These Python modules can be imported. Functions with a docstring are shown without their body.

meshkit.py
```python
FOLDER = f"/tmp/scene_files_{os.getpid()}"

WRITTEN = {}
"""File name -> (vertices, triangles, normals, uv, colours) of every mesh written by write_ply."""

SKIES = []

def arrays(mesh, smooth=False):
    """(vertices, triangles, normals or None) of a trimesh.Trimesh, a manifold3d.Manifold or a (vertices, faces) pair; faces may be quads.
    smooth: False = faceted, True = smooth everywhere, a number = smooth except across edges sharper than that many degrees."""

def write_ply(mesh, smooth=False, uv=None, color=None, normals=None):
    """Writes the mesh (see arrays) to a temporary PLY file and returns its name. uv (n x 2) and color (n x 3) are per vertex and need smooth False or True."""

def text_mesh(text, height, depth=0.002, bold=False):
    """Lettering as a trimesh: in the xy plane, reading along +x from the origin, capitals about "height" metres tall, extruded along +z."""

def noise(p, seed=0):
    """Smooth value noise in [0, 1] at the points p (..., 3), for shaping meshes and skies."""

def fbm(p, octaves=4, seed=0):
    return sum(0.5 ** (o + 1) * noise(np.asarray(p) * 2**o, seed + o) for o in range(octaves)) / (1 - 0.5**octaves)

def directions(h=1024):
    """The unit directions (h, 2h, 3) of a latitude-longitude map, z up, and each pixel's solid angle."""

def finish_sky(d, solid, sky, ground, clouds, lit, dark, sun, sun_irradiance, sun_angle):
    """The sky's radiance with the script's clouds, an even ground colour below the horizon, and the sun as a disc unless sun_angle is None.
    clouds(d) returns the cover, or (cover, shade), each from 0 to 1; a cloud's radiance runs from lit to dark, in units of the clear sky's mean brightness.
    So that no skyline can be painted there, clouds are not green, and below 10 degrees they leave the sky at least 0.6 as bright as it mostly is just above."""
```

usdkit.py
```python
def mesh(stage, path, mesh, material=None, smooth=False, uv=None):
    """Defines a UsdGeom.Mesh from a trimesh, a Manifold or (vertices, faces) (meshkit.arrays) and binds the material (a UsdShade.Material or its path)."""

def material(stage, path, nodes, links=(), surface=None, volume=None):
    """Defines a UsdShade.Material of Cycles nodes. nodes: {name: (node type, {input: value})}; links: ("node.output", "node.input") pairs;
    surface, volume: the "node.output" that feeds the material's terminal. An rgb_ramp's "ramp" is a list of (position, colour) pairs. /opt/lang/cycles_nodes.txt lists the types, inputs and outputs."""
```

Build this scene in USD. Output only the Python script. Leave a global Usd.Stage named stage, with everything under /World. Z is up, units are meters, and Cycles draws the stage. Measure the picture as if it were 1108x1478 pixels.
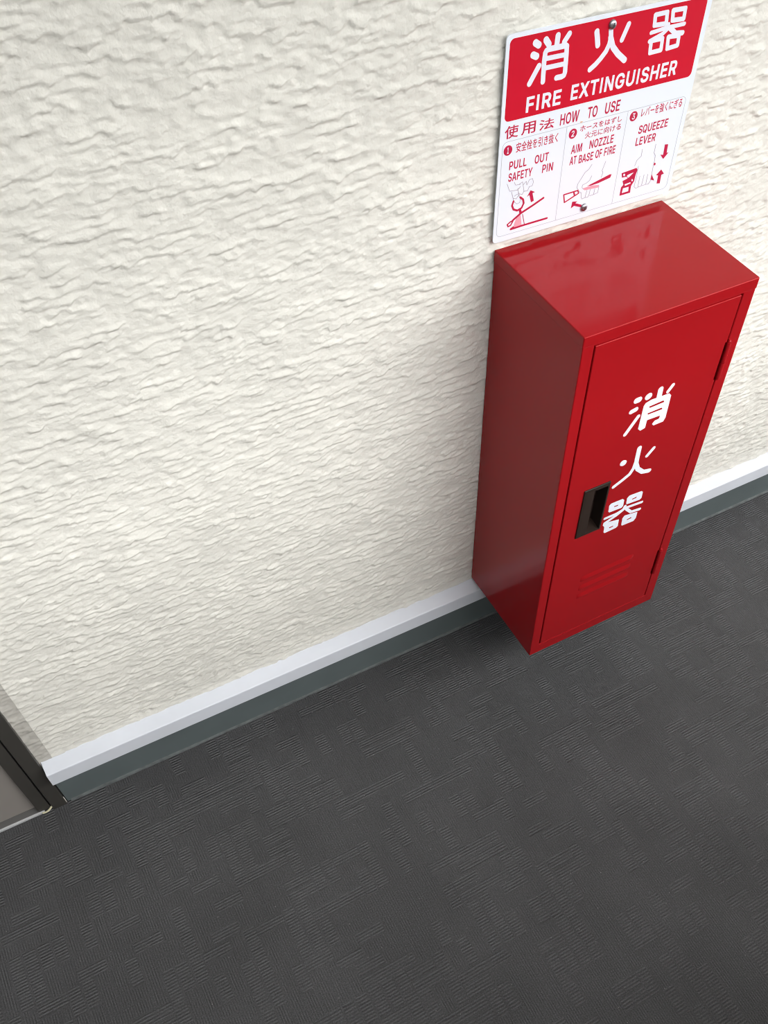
import json
import math

import manifold3d as m3
import numpy as np
import trimesh
from pxr import Gf, Sdf, Usd, UsdGeom, UsdLux, UsdShade
from shapely import affinity
from shapely.geometry import LineString, Point, Polygon, box as sbox
from shapely.ops import unary_union

import meshkit
import usdkit

stage = Usd.Stage.CreateInMemory()
UsdGeom.SetStageUpAxis(stage, UsdGeom.Tokens.z)
UsdGeom.SetStageMetersPerUnit(stage, 1.0)
UsdGeom.Xform.Define(stage, "/World")
UsdGeom.Scope.Define(stage, "/World/Looks")

# ------------------------------------------------------------------ camera, sky, exposure
F_PX, CX, CY = 1301.22, 652.733, 913.318          # focal length and principal point for 1108 x 1478
RIGHT = (0.86959, -0.492957, 0.028392)
DOWN = (-0.386533, -0.715381, -0.582085)
FWD = (0.307254, 0.4952, -0.812632)
EYE = (-0.53509, -0.81157, 1.32257)
cam = UsdGeom.Camera.Define(stage, "/World/camera")
M = np.eye(4)
M[0, :3], M[1, :3], M[2, :3], M[3, :3] = RIGHT, -np.array(DOWN), -np.array(FWD), EYE
u_, _, vt_ = np.linalg.svd(M[:3, :3])
M[:3, :3] = u_ @ vt_
cam.AddTransformOp().Set(Gf.Matrix4d(*M.ravel().tolist()))
AP = 24.0
cam.CreateHorizontalApertureAttr(AP)
cam.CreateVerticalApertureAttr(AP * 1478 / 1108)
cam.CreateFocalLengthAttr(F_PX / 1108 * AP)
cam.CreateHorizontalApertureOffsetAttr((554 - CX) / 1108 * AP)
cam.CreateVerticalApertureOffsetAttr((CY - 739) / 1108 * AP)
cam.CreateClippingRangeAttr(Gf.Vec2f(0.02, 1000))
cam.CreateExposureAttr(-1.9)

sky = UsdLux.DomeLight.Define(stage, "/World/overcast_sky")
sky.CreateColorAttr(Gf.Vec3f(0.93, 0.97, 1.0))
sky.CreateIntensityAttr(4.8)

# hazy sun behind thin cloud, from the right over the parapet: a wide, soft source
SUN_EL, SUN_AZ, SUN_W = 43.0, 32.0, 52.0           # azimuth from the wall's normal, towards +x
sun = UsdLux.DistantLight.Define(stage, "/World/hazy_sun")
sun.CreateAngleAttr(SUN_W)
sun.CreateColorAttr(Gf.Vec3f(1.0, 0.99, 0.97))
sun.CreateIntensityAttr(7.2)
ce, se, ca, sa = (f(math.radians(a)) for a in (SUN_EL, SUN_AZ) for f in (math.cos, math.sin))
to_sun = np.array([ce * sa, -ce * ca, se])
zx = to_sun
xx = np.cross([0, 0, 1.0], zx)
xx /= np.linalg.norm(xx)
yx = np.cross(zx, xx)
Ms = np.eye(4)
Ms[0, :3], Ms[1, :3], Ms[2, :3] = xx, yx, zx
sun.AddTransformOp().Set(Gf.Matrix4d(*Ms.ravel().tolist()))

# the walkway around the photographed corner (metres)
FRONT_Y, FRONT_TOP = -1.12, 1.06     # parapet of the open side
CEIL_Z = 2.35
BEAM_Z = 2.02                        # underside of the beam over the open side
LEFT_X, RIGHT_X = -1.9, 3.2
SILL_X0 = -0.7262                    # where siding, flashing and skirting stop at the door frame
SIDING_X0 = -0.7095

# ------------------------------------------------------------------ materials
def mat(name, nodes, links=(), surface="p.BSDF"):
    return usdkit.material(stage, "/World/Looks/" + name, nodes, links, surface=surface)


def plain(name, color, rough=0.5, **kw):
    return mat(name, {"p": ("principled_bsdf", {"base_color": color, "roughness": rough, **kw})})


def tone(name, color, var, scale, rough, bump_scale=0, bump=0.0, **kw):
    """A colour that varies a little by noise, with fine relief."""
    c = np.array(color)
    nodes = {"g": ("geometry", {}), "n": ("noise_texture", {"scale": scale, "detail": 4}),
             "r": ("rgb_ramp", {"ramp": [(0.3, tuple(c * (1 - var))), (0.7, tuple(np.minimum(c * (1 + var), 1)))]}),
             "p": ("principled_bsdf", {"roughness": rough, **kw})}
    links = [("g.position", "n.vector"), ("n.fac", "r.fac"), ("r.color", "p.base_color")]
    if bump:
        nodes |= {"b": ("noise_texture", {"scale": bump_scale, "detail": 3}), "bu": ("bump", {"strength": 1.0, "distance": bump})}
        links += [("g.position", "b.vector"), ("b.fac", "bu.height"), ("bu.normal", "p.normal")]
    return mat(name, nodes, links)


siding_m = tone("siding_cream", (0.76, 0.735, 0.67), 0.05, 9, 0.75, 420, 0.0005)
sealant_m = tone("sealant_beige", (0.50, 0.475, 0.43), 0.08, 60, 0.7)
sill_m = tone("painted_sill", (0.68, 0.70, 0.755), 0.02, 14, 0.38)
skirting_m = tone("skirting_vinyl", (0.115, 0.138, 0.140), 0.08, 12, 0.42, 900, 0.0002)
bead_m = tone("floor_sealant", (0.115, 0.125, 0.125), 0.25, 90, 0.5)
bronze_m = tone("bronze_frame", (0.047, 0.043, 0.038), 0.05, 40, 0.4)
bronze_light_m = plain("threshold_grey", (0.13, 0.125, 0.12), 0.45)
seam_m = plain("frame_seam", (0.008, 0.008, 0.008), 0.8)
door_m = tone("door_panel", (0.27, 0.245, 0.225), 0.02, 20, 0.5)
steel_m = plain("threshold_metal", (0.60, 0.60, 0.61), 0.35, metallic=0.15)
cream_m = plain("cream_sealant", (0.62, 0.58, 0.40), 0.6)
white_bead_m = plain("white_sealant", (0.62, 0.6, 0.55), 0.6)
plaster_m = tone("plaster_white", (0.62, 0.62, 0.60), 0.03, 6, 0.8)
end_m = tone("end_wall_brown", (0.13, 0.12, 0.11), 0.03, 6, 0.8)
soffit_m = tone("soffit_white", (0.66, 0.66, 0.64), 0.03, 6, 0.8)
RED = (0.33, 0.0072, 0.0105)
red_m = mat("red_paint", {"g": ("geometry", {}), "b": ("noise_texture", {"scale": 260, "detail": 2}), "bu": ("bump", {"strength": 1.0, "distance": 0.00002}),
                          "p": ("principled_bsdf", {"base_color": RED, "roughness": 0.13, "specular_ior_level": 0.15})},
            [("g.position", "b.vector"), ("b.fac", "bu.height"), ("bu.normal", "p.normal")])
brown_m = plain("brown_plastic", (0.024, 0.0145, 0.011), 0.4, specular_ior_level=0.3)
letter_m = plain("white_sticker", (0.82, 0.84, 0.93), 0.45)
board_m = plain("sign_board", (0.82, 0.87, 0.95), 0.3)
sign_red_m = plain("sign_red", (0.60, 0.006, 0.026), 0.4, specular_ior_level=0.25)
sign_ink_m = plain("sign_ink", (0.50, 0.008, 0.055), 0.4)
sign_grey_m = plain("sign_grey_line", (0.42, 0.36, 0.42), 0.5)
frame_grey_m = plain("sign_frame_line", (0.48, 0.50, 0.54), 0.5)
sign_pink_m = plain("sign_pink", (0.80, 0.36, 0.43), 0.5)
stain_m = plain("rust_stain", (0.72, 0.48, 0.34), 0.7)
screw_m = plain("screw_steel", (0.44, 0.43, 0.46), 0.36, metallic=1.0)

# floor: non-slip vinyl sheet, embossed with two by one blocks of fine ribs that run one way or the other
CELL, RIB = 0.0405, 0.0044
fn = {"g": ("geometry", {}), "sx": ("separate_xyz", {}), "p": ("principled_bsdf", {"roughness": 0.62, "specular_ior_level": 0.12})}
fl = [("g.position", "sx.vector")]


def mth(name, kind, a, b=None, c=None, clamp=False):
    vals = {}
    for key, v in (("value1", a), ("value2", b), ("value3", c)):
        if isinstance(v, str):
            fl.append((v, f"{name}.{key}"))
        elif v is not None:
            vals[key] = float(v)
    fn[name] = ("math", {"math_type": kind, "use_clamp": clamp, **vals})
    return name + ".value"


gy = mth("gy", "divide", "sx.y", CELL)
by = mth("by", "floor", gy)
gx0 = mth("gx0", "divide", "sx.x", CELL)
gx = mth("gx", "multiply_add", by, 0.5, gx0)
bx = mth("bx", "floor", gx)
fx, fy = mth("fx", "fraction", gx), mth("fy", "fraction", gy)
hx, hy = mth("hx", "greater_than", fx, 0.5), mth("hy", "greater_than", fy, 0.5)
fn["v1"] = ("combine_xyz", {"z": 0.0})
fn["w1"] = ("white_noise_texture", {"dimensions": "3D"})
fl += [(bx, "v1.x"), (by, "v1.y"), ("v1.vector", "w1.vector")]
vert = mth("vert", "greater_than", "w1.value", 0.40)
pick_x = mth("pick_x", "multiply", hx, vert)
inv = mth("inv", "subtract", 1.0, vert)
hy2 = mth("hy2", "multiply_add", hy, 1.0, 2.0)
pick_y = mth("pick_y", "multiply", hy2, inv)
half = mth("half", "add", pick_x, pick_y)
half1 = mth("half1", "add", half, 7.3)
fn["v2"] = ("combine_xyz", {})
fn["w2"] = ("white_noise_texture", {"dimensions": "3D"})
fl += [(bx, "v2.x"), (by, "v2.y"), (half1, "v2.z"), ("v2.vector", "w2.vector")]
kind_x = mth("kind_x", "greater_than", "w2.value", 0.50)          # ribs along the wall
ry = mth("ry", "sine", mth("ry0", "multiply", "sx.y", 2 * math.pi / RIB))
rx = mth("rx", "sine", mth("rx0", "multiply", "sx.x", 2 * math.pi / (RIB * 0.8)))
a1 = mth("a1", "multiply", ry, kind_x)
kx_inv = mth("kx_inv", "subtract", 1.0, kind_x)
a2 = mth("a2", "multiply", mth("rx2", "multiply", rx, 0.35), kx_inv)
ribs = mth("ribs", "add", a1, a2)
# plain margins around each block
ex = mth("ex", "absolute", mth("ex1", "subtract", mth("ex2", "fraction", mth("ex3", "multiply", gx, 2.0)), 0.5))
ey = mth("ey", "absolute", mth("ey1", "subtract", mth("ey2", "fraction", mth("ey3", "multiply", gy, 2.0)), 0.5))
mx = mth("mx", "maximum", mth("mxa", "multiply", ex, vert), mth("mxb", "multiply", ey, inv))
edge = mth("edge", "less_than", mx, 0.41)
fn["wn"] = ("noise_texture", {"scale": 60, "detail": 4})
fl.append(("g.position", "wn.vector"))
wear = mth("wear", "multiply_add", "wn.fac", 2.4, -0.5, clamp=True)
ribs_w = mth("ribs_w", "multiply", mth("ribs_e", "multiply", ribs, edge), wear)
fn["fine"] = ("noise_texture", {"scale": 750, "detail": 3})
fl.append(("g.position", "fine.vector"))
height = mth("height", "multiply_add", "fine.fac", 1.1, ribs_w)
fn["bu"] = ("bump", {"strength": 1.0, "distance": 0.0007})
fl += [(height, "bu.height"), ("bu.normal", "p.normal")]
fn["blot"] = ("noise_texture", {"scale": 5.5, "detail": 5})
fn["spk"] = ("noise_texture", {"scale": 520, "detail": 2})
fl += [("g.position", "blot.vector"), ("g.position", "spk.vector")]
patch = mth("patch", "multiply", mth("patch_e", "multiply", kind_x, edge), wear)
t1 = mth("t1", "multiply_add", ribs_w, 0.17, mth("t1b", "multiply_add", patch, 0.10, 0.49))
t2 = mth("t2", "multiply_add", "spk.fac", 0.80, mth("t2b", "add", t1, -0.40))
t3 = mth("t3", "multiply_add", "blot.fac", 0.36, mth("t3b", "add", t2, -0.18))
fn["fr"] = ("rgb_ramp", {"ramp": [(0.15, (0.037, 0.037, 0.0377)), (0.5, (0.073, 0.072, 0.0735)), (0.85, (0.134, 0.133, 0.138))]})
fl += [(t3, "fr.fac")]
# a few pale specks of dust
fn["vor"] = ("voronoi_texture", {"scale": 55})
fn["dust"] = ("mix", {"mix_type": "mix", "color2": (0.42, 0.42, 0.40)})
fl += [("g.position", "vor.vector")]
dust = mth("dustm", "less_than", "vor.distance", 0.035)
dustf = mth("dustf", "multiply", dust, 0.5)
fl += [("fr.color", "dust.color1"), (dustf, "dust.fac"), ("dust.color", "p.base_color")]
floor_m = mat("floor_vinyl", fn, fl)

# ------------------------------------------------------------------ helpers
USED = {}


def path_of(parent, name):
    base = "/World" if parent is None else str(parent.GetPath())
    n = USED.get((base, name), 0)
    USED[(base, name)] = n + 1
    return f"{base}/{name}" + (f"_{n:03d}" if n else "")


def tag(prim, label=None, cat=None, group=None, kind=None):
    for k, v in (("label", label), ("category", cat), ("group", group), ("kind", kind)):
        if v:
            prim.SetCustomDataByKey(k, v)
    return prim


def thing(name, loc=(0, 0, 0), **kw):
    x = UsdGeom.Xform.Define(stage, path_of(None, name))
    x.AddTranslateOp().Set(Gf.Vec3d(*loc))
    return tag(x.GetPrim(), **kw)


def obj(name, mesh, m, parent=None, smooth=False, **kw):
    return tag(usdkit.mesh(stage, path_of(parent, name), mesh, m, smooth=smooth).GetPrim(), **kw)


BALL = trimesh.creation.icosphere(1)


def ball_cloud(r):
    out = [BALL.vertices * r]
    return out[0]


def rbox(x0, y0, z0, x1, y1, z1, r=0.001):
    """A box with rounded edges, as a Manifold."""
    r = min(r, (x1 - x0) / 2.01, (y1 - y0) / 2.01, (z1 - z0) / 2.01)
    b = []
    for x in (x0 + r, x1 - r):
        for y in (y0 + r, y1 - r):
            for z in (z0 + r, z1 - r):
                # octant-symmetric rounding: 3 axis points plus bisectors, so the flat faces stay flat
                sx, sy, sz = np.sign([x - (x0 + x1) / 2, y - (y0 + y1) / 2, z - (z0 + z1) / 2])
                a, c = math.cos(math.pi / 6) * r, math.sin(math.pi / 6) * r
                k = r / math.sqrt(3)
                for dx, dy, dz in ((r, 0, 0), (0, r, 0), (0, 0, r), (a, c, 0), (c, a, 0), (a, 0, c), (c, 0, a), (0, a, c), (0, c, a), (k, k, k)):
                    b.append((x + sx * dx, y + sy * dy, z + sz * dz))
    return m3.Manifold.hull_points(np.array(b, np.float32))


def sharp(x0, y0, z0, x1, y1, z1):
    return m3.Manifold.cube((x1 - x0, y1 - y0, z1 - z0)).translate((x0, y0, z0))


def flat(geom, y, depth):
    """A shapely shape in (x, z) as a thin plate whose front is at y (facing -y), depth thick."""
    parts = []
    for g in getattr(geom, "geoms", [geom]):
        if g.geom_type == "Polygon" and g.area > 1e-9:
            p = trimesh.creation.extrude_polygon(g, depth, engine="earcut")
            v = p.vertices
            parts.append(trimesh.Trimesh(np.stack([v[:, 0], y + depth - v[:, 2], v[:, 1]], 1), p.faces[:, ::-1] if False else p.faces, process=False))
    t = trimesh.util.concatenate(parts)
    if t.volume < 0:
        t.invert()
    return t


def extrude_x(profile, x0, x1, nx=2):
    """A closed (y, z) profile run along x."""
    p = trimesh.creation.extrude_polygon(Polygon(profile), x1 - x0, engine="earcut")
    v = p.vertices
    t = trimesh.Trimesh(np.stack([v[:, 2] + x0, v[:, 0], v[:, 1]], 1), p.faces, process=False)
    if t.volume < 0:
        t.invert()
    return t


def tube(points, r, sides=8):
    p = np.asarray(points, float)
    t = np.gradient(p, axis=0)
    t /= np.linalg.norm(t, axis=1, keepdims=True) + 1e-12
    ref = np.array([0, 0, 1.0]) if abs(t[:, 2]).max() < 0.9 else np.array([0, 1.0, 0])
    a = np.cross(t, ref)
    a /= np.linalg.norm(a, axis=1, keepdims=True)
    b = np.cross(t, a)
    rr = np.broadcast_to(r, (len(p),))[:, None, None]
    ang = np.arange(sides) * 2 * math.pi / sides
    v = p[:, None] + rr * (np.cos(ang)[None, :, None] * a[:, None] + np.sin(ang)[None, :, None] * b[:, None])
    f = []
    for i in range(len(p) - 1):
        for j in range(sides):
            q = (i * sides + j, i * sides + (j + 1) % sides, (i + 1) * sides + (j + 1) % sides, (i + 1) * sides + j)
            f += [(q[0], q[1], q[2]), (q[0], q[2], q[3])]
    n = len(p) * sides
    v = np.vstack([v.reshape(-1, 3), p[0], p[-1]])
    for j in range(sides):
        f += [(n, (j + 1) % sides, j), (n + 1, n - sides + j, n - sides + (j + 1) % sides)]
    t = trimesh.Trimesh(v, np.array(f), process=False)
    if t.volume < 0:
        t.invert()
    return t


def xcyl(r, x0, x1, cy, cz):
    return m3.Manifold.cylinder(x1 - x0, r, r, 24).rotate((0, 90, 0)).translate((x0, cy, cz))


# ------------------------------------------------------------------ the setting: walls, floor, ceiling
def relief(X, Z):
    """Height of the hewn siding, in metres, at wall points X, Z (metres): overlapping lips that run level and break off irregularly."""
    x, z = X * 1000.0, Z * 1000.0
    o = np.zeros_like(x)
    P = lambda a, b, s=0.0: np.stack([x / a + s, z / b - s, o + 0.37 * s], -1)
    broad = 0.45 + 0.9 * meshkit.noise(P(150, 70, 3.1), 21)
    w = (meshkit.fbm(P(110, 34), 2, 1) - 0.5) * 1.0 + ((meshkit.noise(P(17, 9), 5) - 0.5) * 0.72 + (meshkit.noise(P(7, 5), 15) - 0.5) * 0.55) * broad
    t = z / 10.5 + w
    k, s = np.floor(t), t - np.floor(t)
    lip = np.clip(s / 0.10, 0, 1)
    tooth = (lip * lip * (3 - 2 * lip)) * (1 - s) ** 0.85
    ids = np.stack([x / 20 + k * 0.37, k * 1.0, o], -1)
    amp = np.clip((meshkit.noise(ids, 9) - 0.30) * 2.1, 0.03, 1)
    t2 = z / 6.2 + (meshkit.fbm(P(40, 15, 2.0), 3, 31) - 0.5) * 2.4 + (meshkit.noise(P(8, 5), 35) - 0.5) * 0.8
    k2, s2 = np.floor(t2), t2 - np.floor(t2)
    lip2 = np.clip(s2 / 0.16, 0, 1)
    tooth2 = (lip2 * lip2 * (3 - 2 * lip2)) * (1 - s2) ** 0.85
    ids2 = np.stack([x / 17 + k2 * 0.61, k2 * 1.0, o], -1)
    amp2 = np.clip((meshkit.noise(ids2, 19) - 0.35) * 1.8, 0, 1)
    chips = (meshkit.fbm(P(9.5, 5.5, 5.0), 3, 41) - 0.5) + 0.45 * (meshkit.noise(P(4.2, 3.0, 1.0), 47) - 0.5)
    return 0.0024 * tooth * amp + 0.0015 * tooth2 * amp2 + 0.0024 * chips


def graded(a, b, fine, c, d, coarse):
    """Grid lines: fine between a and b, coarse from there out to c and d."""
    out = [np.arange(a, b, fine)]
    if c < a:
        out.insert(0, np.arange(c, a - coarse / 2, coarse))
    out.append(np.append(np.arange(b, d - coarse / 2, coarse), d))
    return np.concatenate(out)


def hewn(xs, zs, y0, amount, thick):
    """A slab whose front (towards -y) carries the relief, thick metres deep."""
    X, Z = np.meshgrid(xs, zs, indexing="xy")
    Y = y0 - amount * relief(X, Z)
    nz, nx = X.shape
    v = np.stack([X, Y, Z], -1).reshape(-1, 3)
    i = np.arange(nz * nx).reshape(nz, nx)
    q = np.stack([i[:-1, :-1], i[:-1, 1:], i[1:, 1:], i[1:, :-1]], -1).reshape(-1, 4)
    f = np.vstack([q[:, [0, 1, 2]], q[:, [0, 2, 3]]])
    rim = np.concatenate([i[0, :], i[1:, -1], i[-1, -2::-1], i[-2:0:-1, 0]])
    back = np.vstack([v[rim], v[rim]])                  # the rim once more, so that the front keeps its own normals
    back[len(rim):, 1] = y0 + thick
    nb = len(v)
    j = np.arange(len(rim))
    jn, b2 = (j + 1) % len(rim), nb + len(rim)
    side = np.vstack([np.stack([nb + j, b2 + j, nb + jn], 1), np.stack([nb + jn, b2 + j, b2 + jn], 1)])
    c0 = np.array([[xs[0], y0 + thick, zs[0]], [xs[-1], y0 + thick, zs[0]], [xs[-1], y0 + thick, zs[-1]], [xs[0], y0 + thick, zs[-1]]])
    nc = nb + len(back)
    cap = np.array([[nc, nc + 2, nc + 1], [nc, nc + 3, nc + 2]])
    return trimesh.Trimesh(np.vstack([v, back, c0]), np.vstack([f, side, cap]), process=False)


TOP_Z = CEIL_Z
wall = thing("wall_back", label="cream hewn-texture siding wall behind the red extinguisher box", kind="structure")
obj("siding", hewn(graded(SIDING_X0, 0.95, 0.0019, SIDING_X0, RIGHT_X, 0.009), graded(0.120, 1.45, 0.0017, 0.120, TOP_Z, 0.005), 0.0014, 0.85, 0.016), siding_m, wall, smooth=True)
obj("sealant_joint", hewn(np.arange(-0.7292, SIDING_X0 + 0.0006, 0.0014), graded(0.098, 1.05, 0.0022, 0.098, 2.08, 0.012), 0.0016, 0.78, 0.012), sealant_m, wall, smooth=True, label="beige sealant joint between siding and door frame")
obj("backing", meshkit.arrays(sharp(-0.727, 0.0162, 0.0, RIGHT_X, 0.14, TOP_Z))[:2], plaster_m, wall)
obj("lintel_wall", meshkit.arrays(sharp(LEFT_X, 0.004, 2.08, -0.727, 0.14, TOP_Z))[:2], plaster_m, wall)

obj("floor", meshkit.arrays(sharp(LEFT_X, FRONT_Y, -0.15, RIGHT_X, 0.14, 0.0))[:2], floor_m, kind="structure", label="dark grey ribbed non-slip vinyl walkway floor")
obj("ceiling", meshkit.arrays(sharp(LEFT_X, FRONT_Y - 0.10, CEIL_Z, RIGHT_X, 0.14, CEIL_Z + 0.15))[:2], soffit_m, kind="structure", label="white soffit over the walkway")
obj("wall_front", rbox(LEFT_X, FRONT_Y - 0.14, -0.15, RIGHT_X, FRONT_Y, FRONT_TOP, 0.008), plaster_m, kind="structure", smooth=30, label="plain parapet along the open side of the walkway")
obj("wall_left", meshkit.arrays(sharp(LEFT_X - 0.14, FRONT_Y - 0.14, -0.15, LEFT_X, 0.14, CEIL_Z + 0.15))[:2], end_m, kind="structure", label="plain end wall of the walkway beyond the door")

obj("ceiling_beam", sharp(LEFT_X, FRONT_Y - 0.14, BEAM_Z, RIGHT_X, FRONT_Y, CEIL_Z), soffit_m, kind="structure", label="plain beam above the open side of the walkway")
obj("wall_front_pier", sharp(LEFT_X, FRONT_Y - 0.14, FRONT_TOP, -0.95, FRONT_Y, BEAM_Z), end_m, kind="structure", label="plain pier closing the left end of the open side")

obj("ground", sharp(-40, -40, -3.2, 40, FRONT_Y - 0.14, -3.0), plaster_m, kind="structure", label="pale ground below the walkway")
obj("wall_opposite", sharp(-30, -8.6, -3.0, 30, -8.2, 4.4), end_m, kind="structure", label="plain wall of the block across the way")

# sill flashing: sloped top, upright nose
sill = thing("trim_1", label="pale blue-grey painted sill flashing along the foot of the siding", kind="structure")
prof = [(0.012, 0.1275), (0.0, 0.1262), (-0.0192, 0.1189), (-0.0206, 0.1181), (-0.0211, 0.1170), (-0.0222, 0.0914), (-0.0218, 0.0906), (-0.0205, 0.0906), (-0.0190, 0.1160), (0.0, 0.1235), (0.012, 0.1245)]
obj("flashing", extrude_x(prof, SILL_X0, RIGHT_X), sill_m, sill)
# skirting with a wavering sealant bead where it meets the floor
base = thing("baseboard_back", label="dark grey-green vinyl skirting under the pale sill flashing", kind="structure")
obj("skirting", rbox(-0.7272, -0.0020, 0.0005, RIGHT_X, 0.0158, 0.1235, 0.0006), skirting_m, base, smooth=30)
xs = np.concatenate([np.arange(-0.722, 0.9, 0.006), np.arange(0.9, RIGHT_X, 0.05)])
nz_ = meshkit.fbm(np.stack([xs * 28, xs * 0, xs * 0], -1), 4, 3)
obj("sealant_bead", tube(np.stack([xs, -0.0022 - 0.0012 * nz_, 0.0012 + 0.0016 * nz_], 1), 0.0021 + 0.0016 * nz_, 7), bead_m, base, smooth=50, label="uneven grey sealant bead along the floor")

# the door at the left edge
door = thing("door_1", label="dark bronze door frame with beige-grey door at the left edge", kind="structure")
obj("frame_jamb", rbox(-0.7497, -0.0058, 0.0004, -0.7288, 0.05, 2.08, 0.0012), bronze_m, door, smooth=30)
obj("frame_seam", meshkit.arrays(sharp(-0.7526, 0.0045, 0.0004, -0.7495, 0.045, 2.078))[:2], seam_m, door, label="dark groove between jamb and door stop")
obj("frame_stop", rbox(-0.7708, -0.0022, 0.0040, -0.7524, 0.05, 2.08, 0.0012), bronze_m, door, smooth=30)
obj("frame_head", rbox(-1.68, -0.0058, 2.03, -0.7497, 0.05, 2.08, 0.0012), bronze_m, door, smooth=30)
obj("frame_jamb", rbox(-1.70, -0.0058, 0.0004, -1.66, 0.05, 2.08, 0.0012), bronze_m, door, smooth=30)
obj("door_panel", rbox(-1.658, 0.0058, 0.0105, -0.7706, 0.045, 2.029, 0.0012), door_m, door, smooth=30, label="beige-grey door panel")
obj("threshold", rbox(-1.66, -0.0013, 0.0004, -0.7625, 0.05, 0.0040, 0.0004), bronze_light_m, door, smooth=30, label="grey threshold plate")
obj("threshold_lip", rbox(-1.66, -0.0046, 0.0004, -0.7625, -0.0014, 0.0052, 0.0007), steel_m, door, smooth=30, label="silver metal threshold lip")
a = np.linspace(0, 1, 14)
obj("sealant_bead", tube(np.stack([-0.7660 + 0.0160 * a, -0.0050 - 0.0022 * np.sin(a * math.pi) + 0.002 * a, 0.0040 + 0.0045 * a ** 2], 1), 0.0016, 7), cream_m, door, smooth=50, label="cream sealant bead at the foot of the frame")
obj("sealant_bead", tube(np.stack([-0.7290 + 0.0003 * a, -0.0040 + 0 * a, 0.004 + 0.017 * a], 1), 0.0009, 7), white_bead_m, door, smooth=50, label="white sealant line beside the jamb foot")
obj("wall_infill", meshkit.arrays(sharp(LEFT_X, 0.0, 0.0, -1.70, 0.14, 2.08))[:2], plaster_m, door)

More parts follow.
